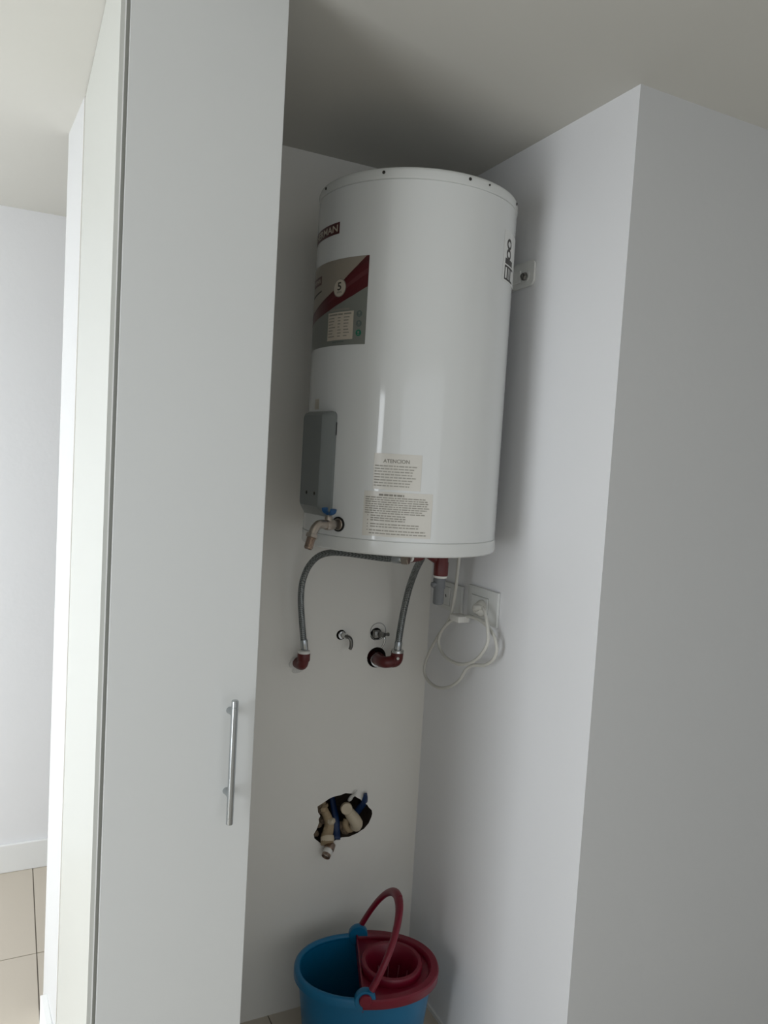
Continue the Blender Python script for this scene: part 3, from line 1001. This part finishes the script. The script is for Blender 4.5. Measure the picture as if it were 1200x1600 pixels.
tube(bm, spline([(1.128, 1.700, 1.252), (1.120, 1.688, 1.256), (1.119, 1.672, 1.260), (1.122, 1.660, 1.261)], 4), .009, 12, radii=[.0105 - .0004 * k for k in range(13)])
obj('plug', bm, 'cord', t, True, angle=45)

# ------------------------------------------------------------------ mop bucket
BX, BY, A_, B_, PH, HB = 0.892, 1.761, 0.1935, 0.1425, R(-20.2), 0.270
eu = Vector((math.cos(PH), math.sin(PH), 0)); ev = Vector((-math.sin(PH), math.cos(PH), 0))
bucket = thing('mop_bucket', 'oval turquoise blue mop bucket with a crimson wringer on the niche floor', 'bucket', (BX, BY, 0))
NS = 72


def oval(a, b, z, k, pw=2.15, cx=0.0, cy=0.0):
    an = 2 * PI * k / NS
    c, s = math.cos(an), math.sin(an)
    x = cx + a * math.copysign(abs(c) ** (2 / pw), c)
    y = cy + b * math.copysign(abs(s) ** (2 / pw), s)
    return Vector((BX, BY, z)) + eu * x + ev * y


def oval_loft(bm, prof, close0=False, close1=False, cx=0.0, cy=0.0, pw=2.15):
    rings = [[bm.verts.new(oval(a, b, z, k, pw, cx, cy)) for k in range(NS)] for a, b, z in prof]
    for p, q in zip(rings, rings[1:]):
        for k in range(NS):
            bm.faces.new((p[k], p[(k + 1) % NS], q[(k + 1) % NS], q[k]))
    if close0:
        bm.faces.new(rings[0])
    if close1:
        bm.faces.new(rings[-1])


bm = BM()
d = .0125
oval_loft(bm, [(A_ - .045, B_ - .034, 0.0), (A_ - .041, B_ - .030, .004), (A_ - d, B_ - d, HB - .022), (A_ - d, B_ - d, HB - .006), (A_ - d - .003, B_ - d - .003, HB - .006),
               (A_ - d - .003, B_ - d - .003, HB - .022), (A_ - .044, B_ - .033, .008)], True, True)
obj('bucket_body', bm, 'bucket', bucket, True, angle=50)
bm = BM()
prof = [(A_ - d - .003, B_ - d - .003, HB - .010)]
for k in range(9):
    a = PI - k * PI / 8
    prof.append((A_ - .0085 + .0085 * math.cos(a), B_ - .0085 + .0085 * math.cos(a), HB - .006 + .0085 * math.sin(a)))
prof += [(A_, B_, HB - .020), (A_ - .004, B_ - .004, HB - .021), (A_ - .004, B_ - .004, HB - .008), (A_ - d - .003, B_ - d - .003, HB - .010)]
oval_loft(bm, prof)
obj('rim', bm, 'bucket', bucket, True, angle=60)

# wringer: a lid over the right half with a funnel set in it
bm = BM()
WCX = 0.070                                   # funnel centre along the long axis
RF = 0.099
XS = -0.018                                   # straight edge of the lid


def lid_outline(off, z, n=48):
    pts = []
    for k in range(n + 1):
        t_ = -1.0 + 2.0 * k / n
        an = t_ * PI * 0.5
        a, b = A_ + off, B_ + off
        c, s = math.cos(an), math.sin(an)
        x = a * abs(c) ** (2 / 2.15); y = b * math.copysign(abs(s) ** (2 / 2.15), s)
        pts.append((max(x, XS), y))
    pts[0] = (XS, -(B_ + off) * .995); pts[-1] = (XS, (B_ + off) * .995)
    return [Vector((BX, BY, z)) + eu * x + ev * y for x, y in pts]


def funnel_outline(r, z, rb, n=48):
    """same count as the lid outline, swept from the straight edge round the right side and back"""
    pts = []
    for k in range(n + 1):
        an = -PI + 2 * PI * k / n
        pts.append(Vector((BX, BY, z)) + eu * (WCX + r * math.cos(an)) + ev * (rb * math.sin(an)))
    return pts


def loft_lines(bm, lines, closed=False):
    vv = [[bm.verts.new(p) for p in l] for l in lines]
    for a, b in zip(vv, vv[1:]):
        n = len(a)
        for k in range(n if closed else n - 1):
            bm.faces.new((a[k], a[(k + 1) % n], b[(k + 1) % n], b[k]))
    return vv


# skirt over the rim
loft_lines(bm, [lid_outline(.003, HB - .020), lid_outline(.0045, HB - .018), lid_outline(.0045, HB + .002), lid_outline(.001, HB + .0055), lid_outline(-.016, HB + .0055),
                lid_outline(-.022, HB - .003), lid_outline(-.022, HB - .012)])
# step plate between skirt and funnel (polygon with hole)
zp = HB - .010
outl = [p for p in lid_outline(-.022, zp)]
es = []
vs = [bm.verts.new(p) for p in outl]
es += [bm.edges.new((vs[i], vs[(i + 1) % len(vs)])) for i in range(len(vs))]
NF = 48
fr = [Vector((BX, BY, zp)) + eu * (WCX + .083 * math.cos(2 * PI * k / NF)) + ev * (.084 * math.sin(2 * PI * k / NF)) for k in range(NF)]
vf = [bm.verts.new(p) for p in fr]
es += [bm.edges.new((vf[i], vf[(i + 1) % NF])) for i in range(NF)]
bmesh.ops.triangle_fill(bm, use_beauty=True, edges=es)
# straight front lip
q0_ = Vector((BX, BY, 0)) + eu * XS
for s0_, s1_ in (((-B_ * .93), (B_ * .93)),):
    c0 = q0_ + ev * s0_; c1 = q0_ + ev * s1_
    a = [c0 + Vector((0, 0, HB - .035)), c1 + Vector((0, 0, HB - .035)), c1 + Vector((0, 0, HB + .004)), c0 + Vector((0, 0, HB + .004))]
    va = [bm.verts.new(p) for p in a]; vb = [bm.verts.new(p + eu * .004) for p in a]
    bm.faces.new(va); bm.faces.new(vb)
    for k in range(4):
        bm.faces.new((va[k], va[(k + 1) % 4], vb[(k + 1) % 4], vb[k]))
wr = obj('wringer', bm, 'bred', bucket, True, angle=40)
# funnel: raised collar and inner cone with ribs
bm = BM()
prof = [(.083, .084, zp), (.084, .085, HB + .008), (.081, .082, HB + .013), (.072, .073, HB + .013), (.068, .069, HB + .008), (.060, .061, HB - .04), (.044, .045, HB - .13), (.030, .031, HB - .17)]
rings = []
for a, b, z in prof:
    rings.append([bm.verts.new(Vector((BX, BY, z)) + eu * (WCX + a * math.cos(2 * PI * k / NF)) + ev * (b * math.sin(2 * PI * k / NF))) for k in range(NF)])
for p, q in zip(rings, rings[1:]):
    for k in range(NF):
        bm.faces.new((p[k], p[(k + 1) % NF], q[(k + 1) % NF], q[k]))
bm.faces.new(rings[-1])
obj('funnel', bm, 'bred', wr, True, angle=45)
bm = BM()
for k in range(12):
    an = 2 * PI * k / 12
    p = [Vector((BX, BY, z)) + eu * (WCX + a * .97 * math.cos(an)) + ev * (b * .97 * math.sin(an)) for a, b, z in prof[5:8]]
    tube(bm, p, .0025, 6)
obj('funnel_rib', bm, 'bred', wr, True)

# pivots and handle
PV = []
for sg in (-1, 1):
    base = Vector((BX, BY, HB - .004)) + ev * (sg * (B_ - .010)) + eu * (-.012)
    ax = ev * sg
    bm = BM()
    lathe(bm, [(.0260, -.010), (.0275, -.006), (.0275, .007), (.0260, .010), (0, .0105)], base + Vector((0, 0, .004)), ax, 28)
    lug = obj('pivot_lug', bm, 'bucket', bucket, True, angle=40)
    PV.append(base + Vector((0, 0, .008)) + ax * .0105)
hp = (PV[0] + PV[1]) / 2
half = (PV[1] - PV[0]) * .5
tilt = R(27)
upv = Vector((0, 0, 1)) * math.cos(tilt) + eu * math.sin(tilt)
HH = 0.200
pts = []
for k in range(1, 33):
    an = PI * k / 32
    x = -math.cos(an); y = max(0.0, math.sin(an)) ** .80
    f = 1.0
    pts.append(hp + half * (x * (1.0 if abs(x) > .0 else 1)) + upv * (HH * y))
bm = BM()
tube(bm, pts, .0105, 12, radii=[.0108 + .0022 * math.sin(PI * k / 32) ** 6 for k in range(1, 33)], flat=.75)
hd_ = obj('handle', bm, 'bred', bucket, True, angle=60)
bm = BM()
lathe(bm, [(.006, 0), (.006, .006), (.004, .010), (0, .011)], hp + upv * (HH + .004), upv, 10)
obj('handle_knob', bm, 'bred', hd_, True, angle=50)
for k, sg in ((0, -1), (1, 1)):
    bm = BM()
    lathe(bm, [(.0155, -.003), (.0165, 0), (.0165, .004), (.0145, .0065), (0, .0068)], PV[k] - ev * sg * .0, ev * sg, 24)
    if sg < 0:
        obj('pivot_cap', bm, 'bred', hd_, True, angle=40)
    else:
        obj('pivot_cap', bm, 'bucket', hd_, True, angle=40)
